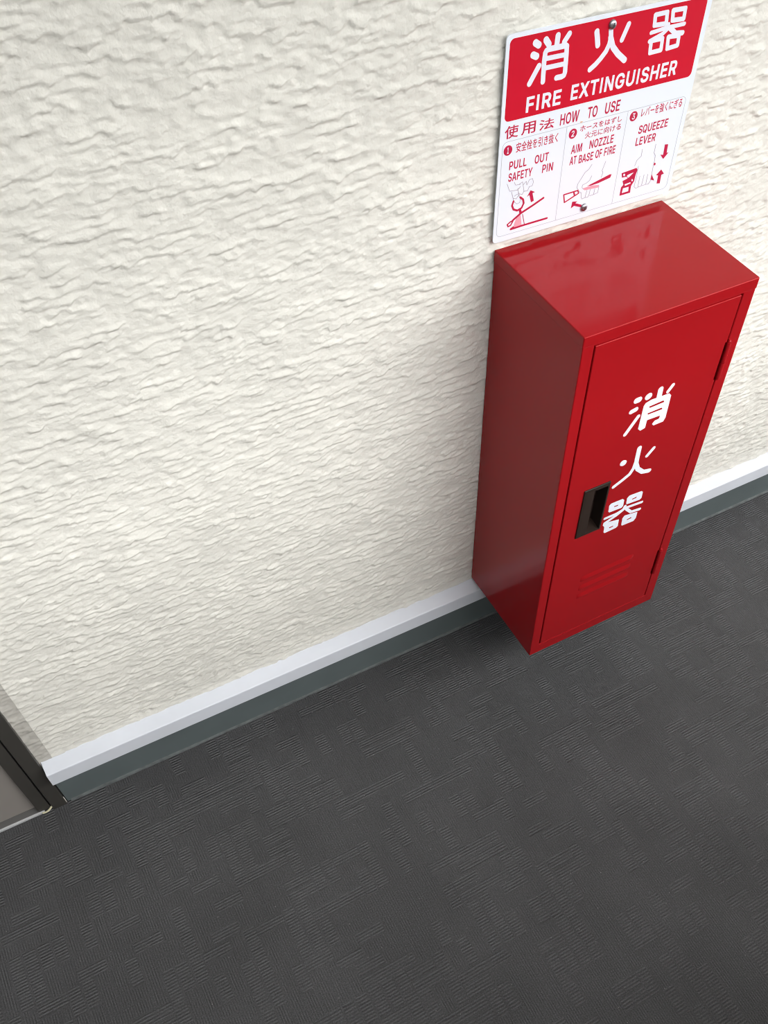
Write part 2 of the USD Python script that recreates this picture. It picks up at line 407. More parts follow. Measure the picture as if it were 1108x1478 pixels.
# ------------------------------------------------------------------ the extinguisher box
BW, BD, BH, BZ = 0.2432, 0.1848, 0.6000, 0.1328
LID = 0.0145
DATA = json.loads(r'''{"title_kanji":[[6.4,0,[[33.7,201.4],[37.8,198.8]]],[6.4,0,[[32.1,190.9],[36.3,188.9]]],[5.6,0,[[40.3,179.6],[30.7,164.8]]],[6.2,0,[[45.8,202.0],[49.8,197.3]]],[6,0,[[59.7,203.5],[59.3,195.0]]],[5.6,0,[[73.3,202.9],[68.1,196.6]]],[5.4,0,[[47.0,163.8],[46.1,183.2],[46.5,190.5],[47.5,192.1],[50.0,193.0],[70.4,192.9],[71.9,191.9],[72.7,180.9],[73.3,167.5],[72.5,165.2],[69.9,164.4],[63.4,164.5]]],[4.6,0,[[48.1,184.9],[71.4,184.5]]],[4.6,0,[[48.5,176.3],[71.9,176.1]]],[6,0,[[106.9,199.2],[110.5,186.5]]],[5.4,0,[[146.2,199.7],[140.6,186.4]]],[5.6,0,[[124.3,201.7],[124.6,197.8],[125.8,191.4],[125.2,185.2],[122.2,178.8],[116.3,172.8],[110.9,168.5],[104.7,164.9]]],[6,0,[[125.4,191.5],[130.3,181.5],[138.3,173.7],[148.4,166.1]]],[4.6,1,[[179.3,202.8],[194.5,202.9],[195.8,192.4],[180.4,193.1]]],[4.6,1,[[202.0,203.4],[218.1,202.9],[218.5,193.2],[203.5,194.1]]],[4,0,[[177.9,186.7],[195.8,188.1],[200.6,188.2],[220.9,188.2]]],[4.4,0,[[199.2,191.0],[198.7,186.5],[193.8,183.2],[177.8,178.8]]],[5,0,[[202.6,187.0],[210.9,181.0],[220.9,179.7]]],[4.6,1,[[179.9,178.8],[194.7,178.7],[195.6,167.6],[181.2,167.3]]],[4.6,1,[[202.4,178.9],[216.8,178.0],[217.5,168.4],[203.9,167.6]]]],"title":[["FIRE",29.2,72.0,137.2,15.7],["EXTINGUISHER",84.4,223.1,138.9,15.8]],"head":[["HOW",74.8,99.0,114.8,12.2],["TO",110.1,122.9,115.0,11.1],["USE",133.1,152.8,115.4,11.5]],"body":[["PULL",14.5,36.5,81.3,9.3],["OUT",47.0,64.9,80.7,10.8],["SAFETY",14.5,45.2,68.5,9.9],["PIN",58.3,72.4,68.2,9.6],["AIM",94.8,108.9,80.9,9.1],["NOZZLE",119.1,151.6,81.2,9.5],["AT",94.7,103.5,68.5,8.9],["BASE",107.0,126.4,67.8,9.5],["OF",129.5,138.1,68.4,9.5],["FIRE",141.6,156.8,68.4,9.1],["SQUEEZE",186.0,227.5,83.0,9.7],["LEVER",185.2,213.3,69.9,9.9]],"cjk":[["使",5.7,22.2,114.9,12.9],["用",26.1,43.7,114.9,12.0],["法",48.3,67.0,114.9,10.6],["安全栓を引き抜く",21.0,76.4,97.0,9.9],["ホースをはずし",102.4,159.7,102.0,6.4],["火元に向ける",110.6,160.4,93.2,6.7],["レバーを強くにぎる",184.0,243.5,100.0,9.6]],"badge":[[11.2,103.0],[93.9,102.9],[174.9,104.7]],"ill":{"red":[[2.2,0,[[32.4,47.3],[36.5,43.8],[37.8,39.2],[35.5,34.3],[29.8,32.6],[24.6,35.2],[22.2,40.2],[23.7,44.8]]],[3,0,[[33.1,33.1],[34.8,29.0]]],[2.4,0,[[24.6,22.0],[34.9,28.1],[51.0,33.7],[64.2,38.8]]],[1.5,1,[[17.9,18.9],[19.3,16.3],[22.6,16.9],[25.2,21.1],[22.2,21.5]]],[2.2,0,[[23.1,12.0],[39.1,12.6],[72.4,12.8]]],[0.8,0,[[37.6,26.4],[41.3,13.9]]],[2.2,0,[[26.3,13.7],[23.1,12.3]]],[1.5,1,[[92.4,35.5],[111.7,36.0],[113.4,32.3],[94.7,25.9]]],[2,0,[[106.5,34.9],[108.0,30.8]]],[2.6,0,[[220.3,41.9],[220.7,41.3]]]],"grey":[[0.5,0,[[13.5,66.6],[17.5,57.7],[27.8,56.6],[29.4,58.3]]],[0.5,0,[[22.8,66.3],[24.7,62.9],[31.3,62.2]]],[0.5,0,[[29.6,62.8],[33.5,64.3],[34.7,60.6],[38.4,63.9],[39.7,59.4],[42.4,64.7],[46.4,65.1],[48.2,60.9],[47.0,56.9],[42.9,56.5]]],[0.5,0,[[34.7,60.6],[36.7,53.0],[41.3,52.6],[43.3,56.4]]],[0.5,0,[[28.0,57.9],[30.3,51.8],[34.6,50.0],[36.5,53.1]]],[0.5,0,[[31.5,59.9],[29.3,57.6]]],[0.5,0,[[20.1,56.3],[23.1,47.8],[25.0,43.8],[28.6,40.6],[32.2,41.3],[32.7,44.8],[30.1,50.4],[29.3,53.4]]],[0.5,0,[[23.3,48.5],[27.2,46.7],[28.9,49.2],[31.3,50.5]]],[0.5,0,[[24.3,50.4],[27.5,51.7],[30.0,50.8]]],[0.5,0,[[126.6,62.5],[123.2,57.6],[118.5,55.2],[113.7,48.4],[110.2,43.5],[110.1,39.1],[112.4,36.8]]],[0.5,0,[[128.8,48.9],[126.6,43.9],[122.6,42.0],[117.6,41.0],[117.2,38.2],[119.6,35.4]]],[0.5,0,[[117.4,32.3],[118.0,26.2],[119.7,23.9],[123.6,24.7],[125.1,33.3]]],[0.5,0,[[123.6,24.7],[127.6,24.2],[129.0,26.5],[129.7,33.0]]],[0.5,0,[[130.1,25.1],[135.8,25.4],[136.3,32.1]]],[0.5,0,[[135.8,25.4],[141.4,26.4],[141.8,33.8]]],[0.5,0,[[112.9,35.5],[116.6,31.7]]],[0.5,0,[[145.8,61.7],[144.0,55.8],[142.6,51.8],[144.4,49.2],[142.9,43.8]]],[0.5,0,[[197.1,64.0],[197.3,56.1],[191.9,52.3],[190.2,46.2]]],[0.5,0,[[216.1,65.6],[216.0,55.6],[218.8,52.1],[219.3,44.7],[219.0,38.9],[219.2,29.2],[219.0,20.9],[216.4,18.5]]],[0.5,0,[[196.0,44.9],[196.2,30.8],[195.4,20.4],[198.4,17.8],[201.5,18.2],[201.3,25.1],[201.3,31.8]]],[0.5,0,[[201.5,18.4],[206.5,18.7],[207.1,23.7],[207.4,31.9]]],[0.5,0,[[207.9,18.8],[213.0,19.1],[213.1,31.3]]],[0.5,0,[[212.9,19.2],[216.8,18.5],[219.0,20.9]]]],"pink":[[[29.8,24.7],[35.0,26.7],[37.8,13.0],[26.8,12.8],[27.2,16.8]],[[118.3,36.8],[131.4,37.1],[141.6,35.3],[141.1,32.5],[121.5,33.8]]],"redp":[[[45.5,52.0],[51.7,48.7],[48.4,48.2],[51.2,38.8],[47.6,37.8],[44.4,47.3],[41.3,45.5]],[[124.2,38.0],[154.7,44.5],[157.6,44.1],[156.4,40.5],[140.1,37.9],[129.6,37.4]],[[105.2,16.2],[106.1,23.9],[113.3,22.8],[110.7,21.1],[120.1,17.0],[119.7,14.1],[109.3,18.2]],[[172.6,41.8],[193.7,43.2],[195.7,40.5],[194.3,34.9],[193.7,27.6],[190.4,22.4],[190.9,14.3],[175.4,14.2],[175.6,24.4],[178.4,26.7],[176.1,31.8],[182.9,33.2],[181.2,35.8],[174.2,36.3]],[[219.0,30.0],[225.1,21.0],[219.4,23.3]],[[230.2,62.2],[235.0,61.5],[235.5,51.3],[238.3,51.3],[232.2,45.1],[226.4,51.2],[230.8,50.2]],[[232.8,32.4],[238.3,26.3],[234.7,25.6],[235.1,15.2],[230.2,16.0],[229.8,26.3],[226.4,26.8]]],"white":[[[175.1,40.1],[177.1,40.5],[178.7,38.5],[177.5,37.0],[175.6,37.9]],[[181.0,37.3],[186.2,38.4],[191.1,38.6],[187.6,36.1],[184.5,33.9],[182.6,34.3]],[[189.1,30.6],[190.7,31.0],[192.0,29.1],[191.0,27.7],[189.5,28.8]],[[179.9,27.0],[188.3,27.6],[189.5,26.0],[181.1,24.7]],[[178.7,22.5],[187.3,22.5],[187.7,16.8],[178.0,16.6]]]},"stain":[103.3,113.2],"door_kanji":{"strokes":[[8.5,0,[[97.3,478.8],[101.2,478.8]]],[7,0,[[93.1,463.1],[99.8,464.4]]],[6,0,[[91.8,427.6],[106.5,450.7]]],[9.6,0,[[114.8,478.0],[115.9,478.4]]],[8,0,[[132.6,482.5],[133.3,468.6]]],[5.6,0,[[151.3,482.0],[146.0,474.3]]],[9.5,0,[[100.1,375.7],[101.5,375.0]]],[7.5,0,[[122.8,391.6],[123.3,375.1],[124.3,360.2]]],[6,0,[[122.7,366.7],[121.7,356.9],[117.2,347.9],[106.7,341.6],[94.0,335.2]]],[7,0,[[123.8,364.8],[129.6,351.9],[140.1,341.9],[151.7,338.9]]],[5.8,0,[[148.5,380.9],[140.2,370.8]]],[4.6,0,[[92.1,274.6],[111.7,274.8],[126.8,279.2],[154.9,276.9]]],[5,0,[[124.5,283.4],[122.9,277.4],[112.5,271.2],[93.6,264.3]]],[5,0,[[128.6,275.8],[138.7,265.1],[154.5,262.9]]]],"poly":[[[111.4,464.6],[113.5,468.8],[121.5,470.9],[149.1,470.1],[153.1,465.8],[154.2,430.2],[151.9,424.4],[136.5,424.0],[133.3,427.6],[136.8,431.9],[143.0,432.4],[143.7,437.4],[123.1,438.1],[123.1,425.6],[115.9,423.9],[111.5,428.4]],[[95.4,286.7],[94.4,298.9],[96.9,301.9],[116.4,301.6],[119.8,298.1],[120.4,286.1],[118.3,283.4],[97.4,284.4]],[[125.3,288.0],[124.4,298.9],[127.7,302.8],[148.8,301.5],[151.3,298.8],[151.9,286.8],[149.2,284.4],[127.3,286.2]],[[90.7,261.9],[94.1,264.7],[119.3,259.5],[120.2,245.4],[117.5,242.9],[98.2,241.8],[95.7,244.4],[94.8,256.0]],[[126.4,244.9],[125.6,258.2],[128.4,262.6],[151.7,258.6],[151.9,246.2],[148.7,241.3],[128.1,242.0]]],"hole":[[[121.2,460.1],[142.1,461.4],[143.7,458.9],[123.0,458.2]],[[121.5,449.4],[142.4,449.9],[144.0,447.7],[122.5,447.7]],[[104.0,293.2],[110.4,292.9],[110.2,291.4],[104.8,291.9]],[[134.5,293.0],[141.6,293.6],[141.5,291.8],[135.7,291.6]],[[104.6,250.3],[111.0,250.4],[111.0,248.9],[105.7,248.6]],[[134.8,251.2],[141.6,252.4],[142.6,250.6],[135.9,249.8]]]}}''')
LATIN = json.loads(r'''{"1":[65,[0,9,9,10,10,29,11,29,61,27,61,22,56,20,56,11,49,11,61,28,73,41,73,41,10,57,10,57,0,9,0]],"2":[65,[0,8,56,12,65,15,68,17,68,20,71,27,72,27,73,42,72,48,69,53,64,56,57,55,44,53,40,50,38,50,36,44,31,44,29,27,12,57,11,57,0,8,0,8,10,41,42,44,49,44,55,43,58,37,63,28,63,25,62,20,55,20,51,8,51]],"3":[65,[0,6,13,6,19,18,19,19,14,22,11,27,9,36,9,43,12,46,19,45,27,42,31,35,34,23,34,23,44,32,52,32,54,39,60,39,62,9,62,9,73,55,73,55,63,35,42,35,41,43,41,48,39,56,31,58,25,58,16,55,9,45,1,37,0,37,-1,25,-1,14,3,8,9]],"A":[72,[0,3,-1,3,2,8,17,10,19,14,34,16,36,19,48,21,50,28,72,44,72,55,38,57,36,59,27,61,25,64,13,66,11,69,-1,57,-1,55,1,49,18,22,18,17,1,15,-1],[1,30,40,26,31,26,28,46,28,40,45,40,49,38,52,37,59,34,58,34,54,32,51,32,47,30,44]],"B":[66,[0,8,72,42,72,42,71,49,70,57,63,59,57,59,49,57,44,49,38,54,35,59,30,61,25,60,12,54,4,43,0,8,0],[1,20,11,40,10,44,11,49,17,48,26,44,30,40,32,20,32],[1,20,42,37,41,43,43,47,50,47,55,45,59,39,62,20,62]],"E":[61,[0,8,72,55,72,55,62,20,61,20,42,52,42,52,32,20,32,20,10,55,10,55,0,8,0]],"F":[59,[0,8,72,54,72,54,62,20,62,20,39,51,39,51,29,20,29,20,-1,8,-1]],"G":[75,[0,5,28,5,43,6,43,7,52,12,61,18,67,25,71,32,72,32,73,44,73,44,72,51,71,57,68,65,60,67,56,68,49,56,49,52,57,48,60,43,62,34,62,25,58,22,55,18,47,17,31,18,30,18,25,22,17,25,14,34,10,42,10,49,12,55,18,57,24,57,28,40,28,40,38,69,38,69,23,68,23,67,16,63,9,59,5,52,1,44,0,44,-1,32,-1,21,3,11,12,7,20,6,28]],"H":[75,[0,8,72,20,72,20,42,54,42,55,72,67,72,67,0,55,0,54,32,20,32,20,0,8,0]],"I":[46,[0,4,10,17,11,17,62,4,62,4,72,42,72,42,62,29,61,29,10,42,10,42,0,4,0]],"L":[57,[0,8,73,20,73,20,10,53,10,53,0,8,0]],"M":[92,[0,8,72,27,72,31,59,33,57,34,51,36,49,38,40,40,38,44,26,45,18,47,17,48,17,50,29,66,72,85,72,85,0,72,0,72,56,71,56,66,37,64,35,62,26,60,24,59,18,57,16,52,0,41,0,37,13,35,15,34,21,30,28,29,34,27,36,22,55,20,55,20,0,8,0]],"N":[76,[0,7,72,22,72,27,62,33,55,34,51,38,47,39,43,45,36,46,32,50,28,54,18,55,18,56,72,68,72,68,0,54,0,52,2,51,6,49,7,44,17,36,27,35,31,31,35,21,55,20,55,20,0,7,0]],"O":[76,[0,5,29,5,43,6,43,7,52,10,58,18,67,28,72,44,73,57,68,65,60,70,49,71,28,70,28,69,20,65,12,57,4,48,0,32,-1,32,0,25,1,18,5,10,14,7,20,6,29],[1,18,30,18,25,20,23,20,20,28,12,35,10,42,10,50,13,56,20,58,25,58,30,59,30,59,41,56,52,50,59,43,62,35,62,28,60,22,55,18,47,18,42,17,41,17,31]],"P":[65,[0,8,72,39,72,39,71,47,70,51,68,56,63,60,53,60,43,58,37,51,29,41,25,20,25,20,0,8,0],[1,20,36,38,35,43,37,46,40,48,45,48,52,46,57,43,60,38,62,20,62]],"Q":[77,[0,5,29,5,43,6,43,7,52,12,61,18,67,25,71,32,72,32,73,44,73,57,68,65,60,69,52,70,44,71,44,70,23,65,12,60,7,61,3,64,1,64,-1,68,-4,68,-7,58,-7,52,1,44,0,44,-1,32,-1,21,3,10,14,7,20,6,29],[1,18,30,18,25,20,23,20,20,25,14,34,10,43,10,43,13,37,19,35,24,46,24,46,22,50,19,51,16,54,17,57,22,58,30,59,31,59,41,56,52,50,59,43,62,35,62,28,60,22,55,18,47,18,42,17,41,17,31]],"R":[65,[0,8,72,39,72,39,71,44,71,51,68,57,62,60,54,59,40,56,37,56,35,48,28,55,13,57,12,62,0,49,0,34,27,20,27,20,0,8,0],[1,20,38,38,37,44,39,48,46,47,56,43,60,38,62,20,62]],"S":[65,[0,5,17,5,21,17,21,18,16,22,12,29,10,41,11,47,16,48,24,44,28,33,32,19,35,16,38,14,38,8,45,7,56,9,62,12,64,12,66,23,72,39,73,39,72,44,72,52,68,58,60,59,53,47,53,46,58,43,61,37,63,29,63,23,61,20,58,19,52,24,45,33,42,37,42,40,40,44,40,52,36,58,30,60,25,60,15,55,6,53,6,51,3,47,1,39,0,39,-1,21,0,13,4,8,9]],"T":[65,[0,4,62,4,72,61,72,61,62,39,62,39,0,27,0,27,62]],"U":[74,[0,8,73,20,73,20,23,22,17,29,11,41,10,47,12,52,17,54,22,54,73,66,73,66,19,62,10,53,2,50,2,48,0,43,0,43,-1,31,-1,31,0,26,0,24,2,21,2,12,10,8,20]],"V":[72,[0,7,58,3,73,15,73,17,71,23,50,25,48,32,27,35,13,36,13,38,14,42,32,56,72,57,73,69,73,69,69,67,67,64,55,62,53,58,38,56,36,52,21,50,19,44,0,28,0,27,6,25,8,23,17,21,19,18,31,16,33,13,45,11,47,9,56]],"W":[101,[0,3,69,3,73,15,73,16,72,24,37,25,37,28,18,30,17,31,17,32,27,33,27,41,63,43,66,43,70,45,73,57,73,60,64,60,60,61,60,61,56,62,56,62,52,63,52,63,48,64,48,64,44,65,44,65,40,66,40,66,36,67,36,67,32,68,32,68,28,69,28,69,24,70,24,70,18,72,16,73,16,74,27,77,35,77,40,78,40,85,72,86,73,98,73,99,72,98,67,93,53,92,45,90,42,89,34,87,31,86,23,84,20,83,12,80,5,80,1,79,0,65,0,63,10,61,13,61,17,60,17,60,21,59,21,59,25,57,28,53,48,52,48,52,53,51,53,49,52,48,42,46,39,43,23,41,20,39,8,37,5,37,1,36,0,22,0,20,10,18,13,18,17,17,17,17,21,15,24,14,32,12,35,11,43,9,46,7,58,5,61,4,69]],"X":[71,[0,3,0,4,3,7,5,9,10,12,12,14,17,17,19,17,21,28,36,28,39,21,47,21,49,19,50,11,64,8,66,5,72,19,72,27,61,27,59,29,58,29,56,31,55,36,46,37,46,42,57,47,62,47,64,53,72,67,72,44,37,50,26,53,24,59,13,62,11,62,9,68,2,68,0,54,0,49,9,46,11,46,13,40,20,37,27,36,27,17,0]],"Y":[70,[0,3,70,3,73,16,73,18,71,19,67,21,66,23,60,25,59,27,53,29,52,34,40,35,40,40,50,42,51,48,64,50,65,52,71,54,73,67,73,67,70,65,69,64,65,62,64,61,60,57,56,56,52,54,51,53,47,51,46,50,42,48,41,47,37,45,36,44,32,41,29,41,0,29,0,29,29,25,36,23,37,22,41,20,42,19,46,17,47,16,51,14,52,13,56,9,60,8,64,6,65,5,69]],"Z":[65,[0,6,62,6,72,59,72,58,62,55,60,55,58,49,51,49,49,46,47,40,36,37,34,31,23,28,21,26,16,22,13,22,11,59,10,59,0,6,0,7,10,10,12,10,14,12,15,16,23,19,25,27,39,30,41,36,52,43,59,43,61]]}''')
LATIN['I'] = [32, [0, 10, 0, 21, 0, 21, 73, 10, 73]]
GLYPH = json.loads(r'''{"き":[[0,15,52,15,61,54,60,55,61,52,72,18,73,17,82,49,81,47,92,49,93,57,93,59,82,80,86,81,77,62,72,65,62,76,63,83,66,86,65,86,56,70,53,73,45,79,38,79,35,75,30,52,33,52,41,65,40,60,52],[0,18,21,18,32,21,40,31,40,27,26,31,19,40,16,65,16,74,18,74,8,63,6,35,7,25,11,20,16]],"ぎ":[[0,81,92,82,96,88,97,96,82,89,79],[0,11,60,45,59,52,60,48,71,24,71,13,73,13,81,45,80,45,84,42,90,43,92,53,93,54,83,55,81,57,81,71,84,72,86,70,91,77,93,85,80,84,77,78,75,74,81,74,75,58,72,61,61,82,65,82,55,66,52,69,44,75,37,75,34,71,29,48,32,48,40,61,39,56,51,12,51],[0,14,20,14,31,17,39,27,39,23,26,26,19,38,15,57,15,70,17,70,8,51,5,33,6,20,11,16,15]],"く":[[0,20,46,21,55,30,64,50,79,62,93,64,93,71,87,70,83,39,59,32,51,37,43,50,34,73,13,73,10,70,7,65,4,49,21,26,39]],"け":[[0,39,61,39,70,67,70,66,91,77,91,77,70,93,72,93,62,77,61,77,40,74,25,69,16,56,5,53,5,48,9,47,13,57,18,65,30,67,39,67,60],[0,11,57,15,90,26,90,21,62,20,42,22,37,24,39,25,45,30,44,32,41,26,25,24,10,16,10,14,16,11,33]],"し":[[0,23,22,23,91,35,91,33,62,33,26,38,18,44,16,54,16,65,19,73,24,80,31,83,37,87,35,91,28,81,17,65,8,57,6,41,6,32,9,28,12]],"ず":[[0,6,68,6,77,50,78,50,91,61,91,60,78,73,78,67,89,67,91,71,93,75,93,82,81,82,78,87,78,84,86,79,92,84,96,87,96,94,84,93,81,89,80,91,78,91,69,60,69,60,55,63,49,64,42,61,26,58,20,49,11,34,4,32,4,25,12,43,19,48,25,37,27,29,33,26,42,27,50,34,59,41,62,51,62,51,69],[1,36,47,38,37,42,35,50,36,53,41,53,49,49,53,41,53]],"に":[[0,40,22,41,40,50,40,49,27,52,23,58,21,75,21,90,24,91,14,76,11,58,11,49,13,44,16],[0,45,81,87,81,88,72,81,70,45,71],[0,11,37,16,87,17,89,27,89,21,53,21,36,23,36,26,44,32,39,25,21,24,8,22,7,15,7]],"は":[[0,36,22,39,32,45,37,52,39,66,40,65,62,39,63,39,72,65,72,65,90,76,90,75,72,92,74,91,64,75,63,76,36,93,26,96,21,90,14,86,19,76,25,76,18,71,11,64,8,51,8,41,12],[1,46,22,52,17,61,17,66,21,67,29,63,31,53,31,46,27],[0,11,23,11,56,15,86,16,90,26,90,20,52,20,35,22,35,25,43,27,43,31,38,23,17,23,8,14,8]],"る":[[0,10,37,14,42,56,76,56,78,23,77,23,87,58,87,71,89,74,86,76,81,50,60,63,59,73,56,78,53,84,46,87,36,86,26,82,18,77,13,64,7,45,6,34,10,29,16,28,24,30,29,35,34,40,36,50,36,57,33,63,27,66,19,70,20,76,28,76,40,70,47,64,50,51,51,41,49,30,43,18,31,16,31],[1,39,19,45,15,55,15,56,16,54,24,48,28,42,28,38,25]],"を":[[0,9,40,9,43,21,55,30,70,11,72,11,81,35,80,37,93,47,92,45,81,74,84,75,76,72,74,64,73,41,72,36,61,49,62,57,58,59,54,61,54,85,65,89,58,88,55,60,44,60,24,51,24,50,38,45,36,38,29,37,26,38,19,43,16,57,15,82,18,82,8,79,7,45,6,33,10,29,14,27,19,29,32,37,41,50,48,50,51,47,53,41,54,33,52,22,43,18,36,15,36]],"ス":[[0,9,15,9,17,23,23,45,40,54,50,66,72,65,73,18,73,19,84,76,84,81,80,75,65,63,45,91,16,89,12,82,8,65,29,56,36,33,17,17,8]],"バ":[[0,81,91,82,93,88,95,97,80,90,77],[0,56,76,56,79,66,81,85,38,92,17,91,13,81,11,72,42],[0,70,87,71,89,77,91,86,76,78,73,75,81],[0,6,14,6,17,15,29,22,44,28,63,30,79,40,79,41,74,35,50,31,38,21,18,16,11,12,11]],"ホ":[[0,68,49,74,54,77,54,91,34,94,26,88,22,85,22,78,36],[0,10,74,46,74,46,92,57,92,57,74,91,74,91,64,57,64,56,11,52,8,47,7,32,8,31,18,46,17,46,64,11,64],[0,7,26,7,28,18,39,26,54,35,51,35,48,31,41,16,21]],"レ":[[0,21,14,21,87,33,87,33,22,44,25,62,34,80,48,85,55,89,53,92,48,83,37,73,29,49,16,29,9]],"ー":[[0,9,56,91,56,91,45,9,45]],"使":[[0,1,56,2,59,15,73,27,97,36,95,33,86,59,86,59,97,68,97,68,86,97,86,97,77,68,77,68,69,94,69,94,40,68,40,62,22,76,15,96,12,98,11,98,9,92,2,74,6,56,14,48,8,34,2,32,2,30,7,27,9,25,2,17,2,16,57,14,57,7,48],[1,68,49,85,48,85,61,68,61],[1,26,10,35,12,47,20,34,35,34,37,38,39,34,40,34,69,59,69,59,77,31,77,30,81,26,75],[1,43,49,59,48,59,61,43,61],[1,43,39,45,34,52,27,55,28,58,40]],"元":[[0,4,8,5,11,16,16,22,22,27,32,30,46,30,52,5,52,5,61,95,61,95,52,67,51,67,14,69,13,85,13,87,15,89,32,97,28,95,11,91,5,64,4,59,7,57,13,56,52,40,52,36,28,33,21,25,11,12,3,8,3],[0,14,89,87,89,87,81,14,80]],"全":[[0,2,57,3,60,16,66,32,78,45,92,48,98,56,96,56,91,65,81,83,67,97,60,98,56,94,51,91,51,83,56,81,51,55,51,55,38,81,38,82,29,55,29,55,14,94,14,94,6,7,5,7,14,45,14,45,29,20,29,19,37,45,38,45,50,19,51,18,56,7,51],[1,37,70,25,60,76,61,65,69,50,84]],"向":[[0,9,80,37,80,43,98,54,96,48,80,91,80,91,7,85,3,67,2,64,8,64,12,82,12,82,71,20,71,18,69,18,2,10,2],[0,29,17,29,58,70,59,71,25,38,24,37,16],[1,39,50,38,33,62,33,62,50]],"安":[[0,6,49,6,58,34,58,42,75,51,73,45,58,94,58,94,49,75,49,72,41,63,28,91,13,92,9,85,3,61,17,53,19,46,14,33,8,12,3,7,10,8,12,33,18,41,22,42,24,18,34,25,43,27,49],[1,34,38,53,31,62,43,63,49,39,49,33,40],[0,8,85,44,86,41,96,49,98,55,86,92,86,92,64,82,64,81,77,18,77,18,64,8,64]],"引":[[0,77,96,87,96,87,3,77,3],[0,8,38,14,70,46,71,46,84,10,84,10,93,55,93,55,61,22,61,20,53,20,47,56,47,54,22,49,7,44,4,23,4,20,12,21,14,39,13,42,15,45,29,45,38]],"強":[[0,4,38,7,68,28,70,28,83,5,83,5,92,37,92,39,72,46,77,58,97,67,95,65,89,55,77,55,74,77,76,72,85,76,88,79,88,95,69,96,66,90,62,87,63,85,68,72,68,71,66,71,59,92,57,92,30,85,29,85,28,92,19,98,6,91,2,89,2,86,9,38,5,37,14,62,16,62,29,41,30,41,57,62,58,62,66,51,66,42,64,39,71,37,60,15,60,14,47,39,46,36,15,34,8,30,4,15,3,12,5,12,9,10,11,24,12,26,14,29,38],[1,71,38,81,37,83,38,83,50,71,50],[1,72,29,71,17,81,17,77,24,80,29],[1,50,38,60,37,62,38,61,50,50,50]],"抜":[[0,2,42,3,44,17,48,17,69,4,69,4,78,17,78,18,98,27,97,27,78,50,80,50,97,60,97,60,80,97,79,96,71,59,71,58,62,59,60,86,60,90,58,86,40,77,23,86,15,98,10,93,3,89,3,79,8,70,15,57,5,50,3,46,11,56,15,63,22,55,35,53,35,47,18,34,3,27,9,23,4,8,3,6,12,17,12,17,37,5,34],[1,59,50,64,37,68,31,71,31,76,39,79,51],[1,27,11,29,11,36,18,43,31,48,49,50,71,39,71,37,69,27,69,27,51,38,54,39,45,27,41]],"栓":[[0,34,61,34,63,43,69,52,79,62,97,71,95,70,90,74,84,98,63,94,56,87,60,86,54,70,54,70,41,88,41,89,32,70,32,70,16,96,16,96,7,37,7,37,16,60,16,60,32,42,32,42,41,60,41,60,53,46,54,44,59,39,56],[1,65,82,50,63,82,64],[0,2,31,10,44,17,65,17,69,5,69,5,78,19,78,19,97,26,98,28,97,28,78,38,78,38,69,28,69,28,65,39,50,38,45,35,42,33,42,30,49,28,49,28,3,19,3,19,43,17,43,13,31,8,23]],"法":[[0,33,46,33,55,59,55,59,71,38,71,37,79,59,80,59,97,68,97,68,80,91,79,90,71,68,71,68,55,94,55,95,46,66,46,51,18,77,21,73,29,70,31,70,34,77,37,90,19,95,6,87,3,81,13,38,6,35,16,37,16,43,23,54,45],[0,9,92,13,96,16,96,28,90,34,84,30,78,27,78,18,85,10,88],[0,7,9,7,12,17,26,25,43,29,43,33,39,33,37,17,7,15,4,13,4],[0,3,62,7,69,10,69,24,62,28,59,28,57,24,51,22,51]],"火":[[0,9,3,4,11,23,20,36,35,42,50,44,61,45,96,55,96,55,72,53,58,56,47,65,31,74,22,87,15,96,13,97,10,92,4,89,4,73,11,61,21,49,39,40,23,24,9,12,3],[0,69,46,69,49,78,64,82,76,84,77,92,74,92,71,79,46,77,44],[0,7,47,17,64,20,77,29,75,29,70,25,58,19,46,15,43]],"用":[[0,2,7,10,20,14,38,14,90,90,90,90,11,87,5,81,3,65,3,62,10,62,12,80,12,79,34,55,34,55,3,46,3,45,34,22,34,19,17,12,4,8,2],[1,55,44,80,43,80,58,55,58],[1,55,68,80,67,80,81,55,81],[1,23,44,46,43,46,58,24,58],[1,24,68,46,67,46,81,24,81]]}''')
bx_ = thing("fire_extinguisher_box", (0, 0, BZ), label="red steel fire extinguisher box mounted on the cream wall", cat="fire extinguisher cabinet")
e = 0.0006
body = rbox(e, -BD + 0.0002, 0, BW - e, 0.0, BH - LID + 0.001, 0.0011)
body -= sharp(0.0022, -BD + 0.0155, 0.0022, BW - 0.0022, -0.0022, BH - LID)          # hollow inside
DX0, DX1, DZ0, DZ1 = 0.0165, 0.2250, 0.0215, 0.5842                                   # door opening
opening = rbox(DX0, -BD - 0.01, DZ0, DX1, -BD + 0.03, DZ1, 0.0004)
body -= opening
# soften the front rim of the opening: a shallow chamfer
cs = 0.0011
body -= m3.Manifold.hull_points(np.array([(x, y, z) for y, g in ((-BD - 0.0001, cs), (-BD + cs, 0)) for x in (DX0 - g, DX1 + g) for z in (DZ0 - g, DZ1 + g)], np.float32))
obj("body", body, red_m, bx_, smooth=30)
lid = rbox(-0.0002, -BD - 0.0003, BH - LID, BW + 0.0003, 0.0, BH, 0.0016) - sharp(0.0024, -BD + 0.0155, BH - LID - 0.001, BW - 0.0024, -0.0024, BH - 0.0015)
obj("lid", lid, red_m, bx_, smooth=30)

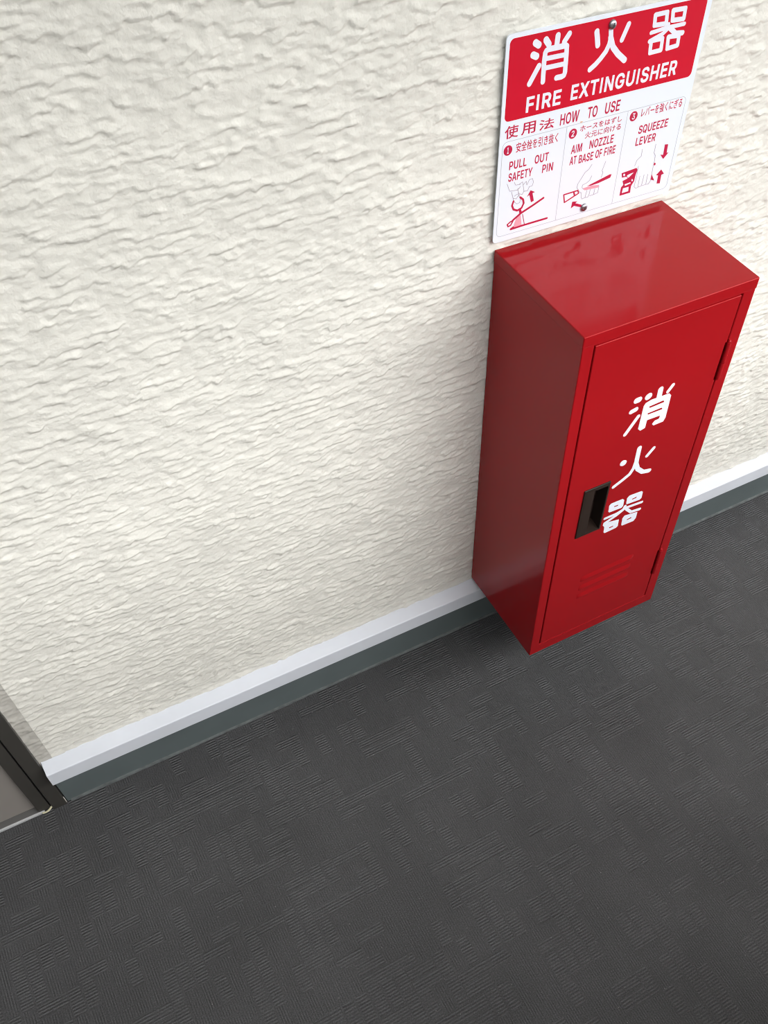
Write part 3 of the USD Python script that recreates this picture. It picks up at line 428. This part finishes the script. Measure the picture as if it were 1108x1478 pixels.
GAP = 0.0013
HX0, HX1, HZ0, HZ1 = 0.0442, 0.0862, 0.2585, 0.3505                                   # pull handle
panel = rbox(DX0 + GAP, -BD - 0.0004, DZ0 + 0.0017, DX1 - 0.0021, -BD + 0.0125, DZ1 - 0.0009, 0.0013)
hinge_z = [(0.4640, 0.5185), (0.0810, 0.1365)]
HGX = 0.2252
for z0, z1 in hinge_z:
    panel -= sharp(HGX - 0.0052, -BD - 0.01, z0 - 0.0010, 0.24, -BD + 0.02, z1 + 0.0010)
panel -= sharp(HX0 + 0.0015, -BD - 0.01, HZ0 + 0.0015, HX1 - 0.0015, -BD + 0.03, HZ1 - 0.0015)
dr = obj("door", panel, red_m, bx_, smooth=30)
# three pressed louvres: each swells out towards its lower lip
for zc in (0.1535, 0.1322, 0.1112):
    hw, n, m_ = 0.0490, 36, 12
    x0 = 0.1210
    U, V = np.meshgrid(np.linspace(-1, 1, n), np.linspace(0, 1, m_))                  # V 0 = top, 1 = lower lip
    end = np.clip((1 - np.abs(U)) / 0.16, 0, 1) ** 0.6
    swell = np.where(V < 0.72, np.sin(np.clip(V / 0.72, 0, 1) * math.pi / 2) ** 1.4, np.cos(np.clip((V - 0.72) / 0.28, 0, 1) * math.pi / 2))
    pz = zc + 0.0065 - 0.0145 * V
    py = -BD - 0.00025 - 0.0021 * swell * end
    v = np.stack([x0 + hw * U, py, pz], -1).reshape(-1, 3)
    vb = v.copy()
    vb[:, 1] = -BD + 0.0005
    i = np.arange(n * m_).reshape(m_, n)
    q = np.stack([i[:-1, :-1], i[1:, :-1], i[1:, 1:], i[:-1, 1:]], -1).reshape(-1, 4)
    f = np.vstack([q[:, [0, 1, 2]], q[:, [0, 2, 3]]])
    rim = np.concatenate([i[0, :], i[1:, -1], i[-1, -2::-1], i[-2:0:-1, 0]])
    N = n * m_
    rn = np.roll(rim, -1)
    sd = np.vstack([np.stack([rim, rn, N + rim], 1), np.stack([rn, N + rn, N + rim], 1)])
    t = trimesh.Trimesh(np.vstack([v, vb]), np.vstack([f, f[:, ::-1] + N, sd]), process=False)
    if t.volume < 0:
        t.invert()
    obj("louvre", t, red_m, dr, smooth=50)
# recessed pull of brown plastic
frame = rbox(HX0, -BD - 0.0022, HZ0, HX1, -BD + 0.0004, HZ1, 0.0009)
tray = sharp(HX0 + 0.0016, -BD - 0.0008, HZ0 + 0.0016, HX1 - 0.0016, -BD + 0.0195, HZ1 - 0.0016)
pocket = m3.Manifold.hull_points(np.array([(x, y, z) for y, xl, xr, zl, zh in ((-BD - 0.004, 0.0622, HX1 - 0.0032, HZ0 + 0.0022, HZ1 - 0.0062), (-BD + 0.018, 0.0630, HX1 - 0.0036, HZ0 + 0.0062, HZ1 - 0.0075)) for x in (xl, xr) for z in (zl, zh)], np.float32))
grip_cut = m3.Manifold.hull_points(np.array([(HX0 + 0.0030, -BD - 0.0040, z) for z in (HZ0 + 0.0022, HZ1 - 0.0050)] + [(0.0640, -BD - 0.0040, z) for z in (HZ0 + 0.0022, HZ1 - 0.0050)] + [(HX0 + 0.0030, -BD - 0.0026, z) for z in (HZ0 + 0.0026, HZ1 - 0.0054)] + [(0.0640, -BD - 0.0008, z) for z in (HZ0 + 0.0030, HZ1 - 0.0058)], np.float32))
obj("handle", (frame + tray) - pocket - grip_cut, brown_m, dr, smooth=30, label="recessed dark brown plastic pull handle")


def strokes(items, k=0.001):
    out = []
    for w, closed, pts in items:
        p = np.array(pts) * k
        if closed:
            p = np.vstack([p, p[:1]])
        if len(p) > 2 and not closed and w < 4.5 * 1.3:
            pass
        line = LineString(p)
        out.append(line.buffer(w * k / 2, quad_segs=6, join_style="round"))
    return unary_union(out)


dk = DATA["door_kanji"]
glyphs = unary_union([Polygon(np.array(p) * 0.001).buffer(0) for p in dk["poly"]]).buffer(-0.0012).buffer(0.0012, quad_segs=5)
glyphs = unary_union([glyphs, strokes(dk["strokes"])])
glyphs = glyphs.difference(unary_union([Polygon(np.array(p) * 0.001).buffer(0.0005) for p in dk["hole"]]))
names = ("upper", "middle", "lower")
zsplit = (0.42, 0.355)
for lo, hi in ((zsplit[0], 1), (zsplit[1], zsplit[0]), (0, zsplit[1])):
    part = glyphs.intersection(sbox(-1, lo, 1, hi))
    obj("lettering", flat(part, -BD - 0.00065, 0.0003), letter_m, dr, label="white rounded character on the red door")
# hinges: two knuckles and a pin each
for z0, z1 in hinge_z:
    zm = (z0 + z1) / 2 - 0.002
    cy = -BD - 0.0008
    h = m3.Manifold()
    for lo, hi, r in ((z0, zm - 0.0003, 0.0031), (zm + 0.0003, z1, 0.0031), (z0 - 0.0008, z1 + 0.0012, 0.0017)):
        h += m3.Manifold.cylinder(hi - lo, r, r, 22).translate((HGX + 0.0008, cy, lo))
    h += m3.Manifold.sphere(0.0024, 16).translate((HGX + 0.0008, cy, z1 + 0.0008))
    h += sharp(HGX + 0.0005, cy + 0.0006, z0, HGX + 0.0026, cy + 0.012, z1)
    obj("hinge", h, red_m, bx_, smooth=40)

# ------------------------------------------------------------------ the sign
SX, SZ, SW, SH = -0.0063, 0.74428, 0.2530, 0.2134
SY = -0.0052
sg = thing("fire_extinguisher_sign", (SX, 0, SZ), label="white and red instruction sign screwed to the wall above the red box", cat="sign")


def rrect(x0, z0, x1, z1, r):
    return sbox(x0 + r, z0 + r, x1 - r, z1 - r).buffer(r, quad_segs=6)


board = flat(rrect(0, 0, SW, SH, 0.0048), SY, 0.0012)
obj("board", board, board_m, sg)
obj("red_panel", flat(rrect(0.0041, 0.1327, 0.2464, 0.2094, 0.0050), SY - 0.0001, 0.00015), sign_red_m, sg, label="red printed title panel")
T = 0.00012
Y1, Y2, Y3 = SY - 0.0001, SY - 0.0002, SY - 0.0003


def ring_shape(rings):
    shp = None
    for r in rings:
        p = Polygon(np.array(r[1:]).reshape(-1, 2)).buffer(0)
        shp = p if shp is None else (shp.difference(p) if r[0] else shp.union(p))
    return shp


def japanese(text, x0, x1, z0, h, fit=False):
    out, n = [], len(text)
    pitch = (x1 - x0) / n
    for k, ch in enumerate(text):
        g = ring_shape(GLYPH[ch])
        if fit:
            a0, b0, a1, b1 = g.bounds
            g = affinity.affine_transform(g, [(x1 - x0) / (a1 - a0), 0, 0, h / (b1 - b0), x0 - a0 * (x1 - x0) / (a1 - a0), z0 - b0 * h / (b1 - b0)])
        else:
            g = affinity.affine_transform(g, [pitch * 0.0098, 0, 0, h / 92.0, x0 + k * pitch, z0 + 0.07 * h])
        out.append(affinity.scale(g, 0.001, 0.001, origin=(0, 0)))
    return unary_union(out)


def latin(word, x0, x1, z0, h, fat, y):
    """A word fitted between x0 and x1 (mm) on the baseline z0 with capitals h tall, its strokes thickened by fat."""
    at, out = 0.0, []
    for ch in word:
        adv, *rings = LATIN[ch]
        out.append(affinity.translate(ring_shape(rings).buffer(fat, quad_segs=4), at, 0))
        at += adv + 2.2 * fat
    g = unary_union(out)
    a0, _, a1, _ = g.bounds
    k = h / (73.0 + 2 * fat)
    g = affinity.affine_transform(g, [(x1 - x0) / (a1 - a0), 0, 0, k, x0 - a0 * (x1 - x0) / (a1 - a0), z0 + fat * k])
    return flat(affinity.scale(g, 0.001, 0.001, origin=(0, 0)), y, T)


for lo, hi in ((0, 9), (9, 13), (13, 99)):
    obj("title_character", flat(strokes(DATA["title_kanji"][lo:hi]), Y2, T), letter_m, sg, label="white Japanese title character on the red panel")
for w_, a0, a1, b0, h in DATA["title"]:
    z = 137.2 if w_ == "FIRE" else 138.6
    obj("title_word", latin(w_, a0, a1, z, 15.3, 2.2, Y2), letter_m, sg, label="white English title word on the red panel")
for w_, a0, a1, b0, h in DATA["head"]:
    obj("heading_word", latin(w_, a0, a1, 115.2, 11.6, 0.8, Y1), sign_ink_m, sg, label="crimson heading word")
for w_, a0, a1, b0, h in DATA["body"]:
    z = {81: 81.2, 68: 68.4}.get(int(round(b0)), b0)
    obj("step_word", latin(w_, a0, a1, b0, 9.2, 1.0, Y1), sign_ink_m, sg, label="crimson instruction word")
for text, a0, a1, b0, h in DATA["cjk"]:
    if len(text) == 1:
        obj("heading_character", flat(japanese(text, a0, a1, b0 + 0.2, h, fit=True), Y1, T), sign_ink_m, sg, label="crimson heading character")
    else:
        obj("step_line", flat(japanese(text, a0, a1, b0 + (0.4 if h > 8 else 0), h), Y1, T), sign_ink_m, sg, label="small crimson Japanese instruction line")
for k, (cx_, cz_) in enumerate(DATA["badge"]):
    b_ = obj("number_badge", flat(Point(cx_ * 0.001, cz_ * 0.001).buffer(0.0053, quad_segs=10), Y1, T), sign_ink_m, sg, label="round crimson badge with a white numeral")
    obj("numeral", latin("123"[k], cx_ - (1.0 if k == 0 else 1.9), cx_ + (1.0 if k == 0 else 1.9), cz_ - 3.3, 6.6, 1.0, Y2), letter_m, b_)
# thin grey frame and column lines
outer = rrect(0.0042, 0.0068, 0.2470, 0.1122, 0.0055)
lines = outer.buffer(0.00025).difference(outer.buffer(-0.00025))
lines = unary_union([lines, sbox(0.08465, 0.0068, 0.08515, 0.1122), sbox(0.16555, 0.0068, 0.16605, 0.1122)])
obj("column_lines", flat(lines, Y1, T), frame_grey_m, sg, label="thin grey lines framing the three steps")
il = DATA["ill"]
cols = ((-1, 0.0849), (0.0849, 0.1658), (0.1658, 1))
pink = unary_union([Polygon(np.array(p) * 0.001).buffer(0) for p in il["pink"]])
redp = unary_union([Polygon(np.array(p) * 0.001).buffer(0) for p in il["redp"]]).union(strokes(il["red"]))
arrow_id = (0, 2, 5, 6)
arrows = [Polygon(np.array(il["redp"][k]) * 0.001).buffer(0) for k in arrow_id]
redp = redp.difference(unary_union(arrows))
redp = redp.difference(unary_union([Polygon(np.array(p) * 0.001).buffer(0) for p in il["white"]]))
grey = strokes(il["grey"])
what = ("pulling the ring pin", "aiming the hose nozzle", "squeezing the lever")
for (c0, c1), w_ in zip(cols, what):
    clip = sbox(c0, 0, c1, 0.2)
    p_ = obj("step_drawing", flat(redp.intersection(clip), Y2, T), sign_ink_m, sg, label="crimson drawing of a hand " + w_)
    for a_ in arrows:
        if clip.contains(a_.centroid):
            obj("direction_arrow", flat(a_, Y2, T), sign_ink_m, p_)
    g_ = grey.intersection(clip).difference(redp)
    obj("hand_outline", flat(g_, Y2, T), sign_grey_m, p_, label="thin grey outline of a hand")
    if not pink.intersection(clip).is_empty:
        obj("pink_tint", flat(pink.intersection(clip), Y1, T), sign_pink_m, p_, label="pale pink tint behind the drawing")
st = DATA["stain"]
obj("rust_stain", flat(Polygon([((st[0] + (1.5 + 0.5 * math.sin(5 * t)) * math.cos(t) * 1.2) * 0.001, (st[1] + (0.9 + 0.3 * math.cos(3 * t)) * math.sin(t)) * 0.001) for t in np.linspace(0, 2 * math.pi, 18)[:-1]]), Y2, T), stain_m, sg, label="tiny rust stain on the white board")
# pan-head screws, top and bottom centre
for sx_, sz_ in ((0.1249, 0.2029), (0.1237, 0.0131)):
    prof_ = [(0, 0), (0.0046, 0), (0.0047, 0.0006), (0.0044, 0.0016), (0.0035, 0.0025), (0.0020, 0.0030), (0, 0.0032)]
    s_ = trimesh.creation.revolve(np.array(prof_), sections=28)
    man = m3.Manifold(m3.Mesh(np.array(s_.vertices, np.float32), np.array(s_.faces, np.uint32)))
    man -= m3.Manifold.cube((0.0048, 0.0009, 0.004), True).translate((0, 0, 0.0032)) + m3.Manifold.cube((0.0009, 0.0048, 0.004), True).translate((0, 0, 0.0032))
    man = man.rotate((90, 20, 0)).translate((sx_, SY - 0.0001, sz_))
    obj("screw", man, screw_m, sg, smooth=30, label="grey steel pan-head screw")
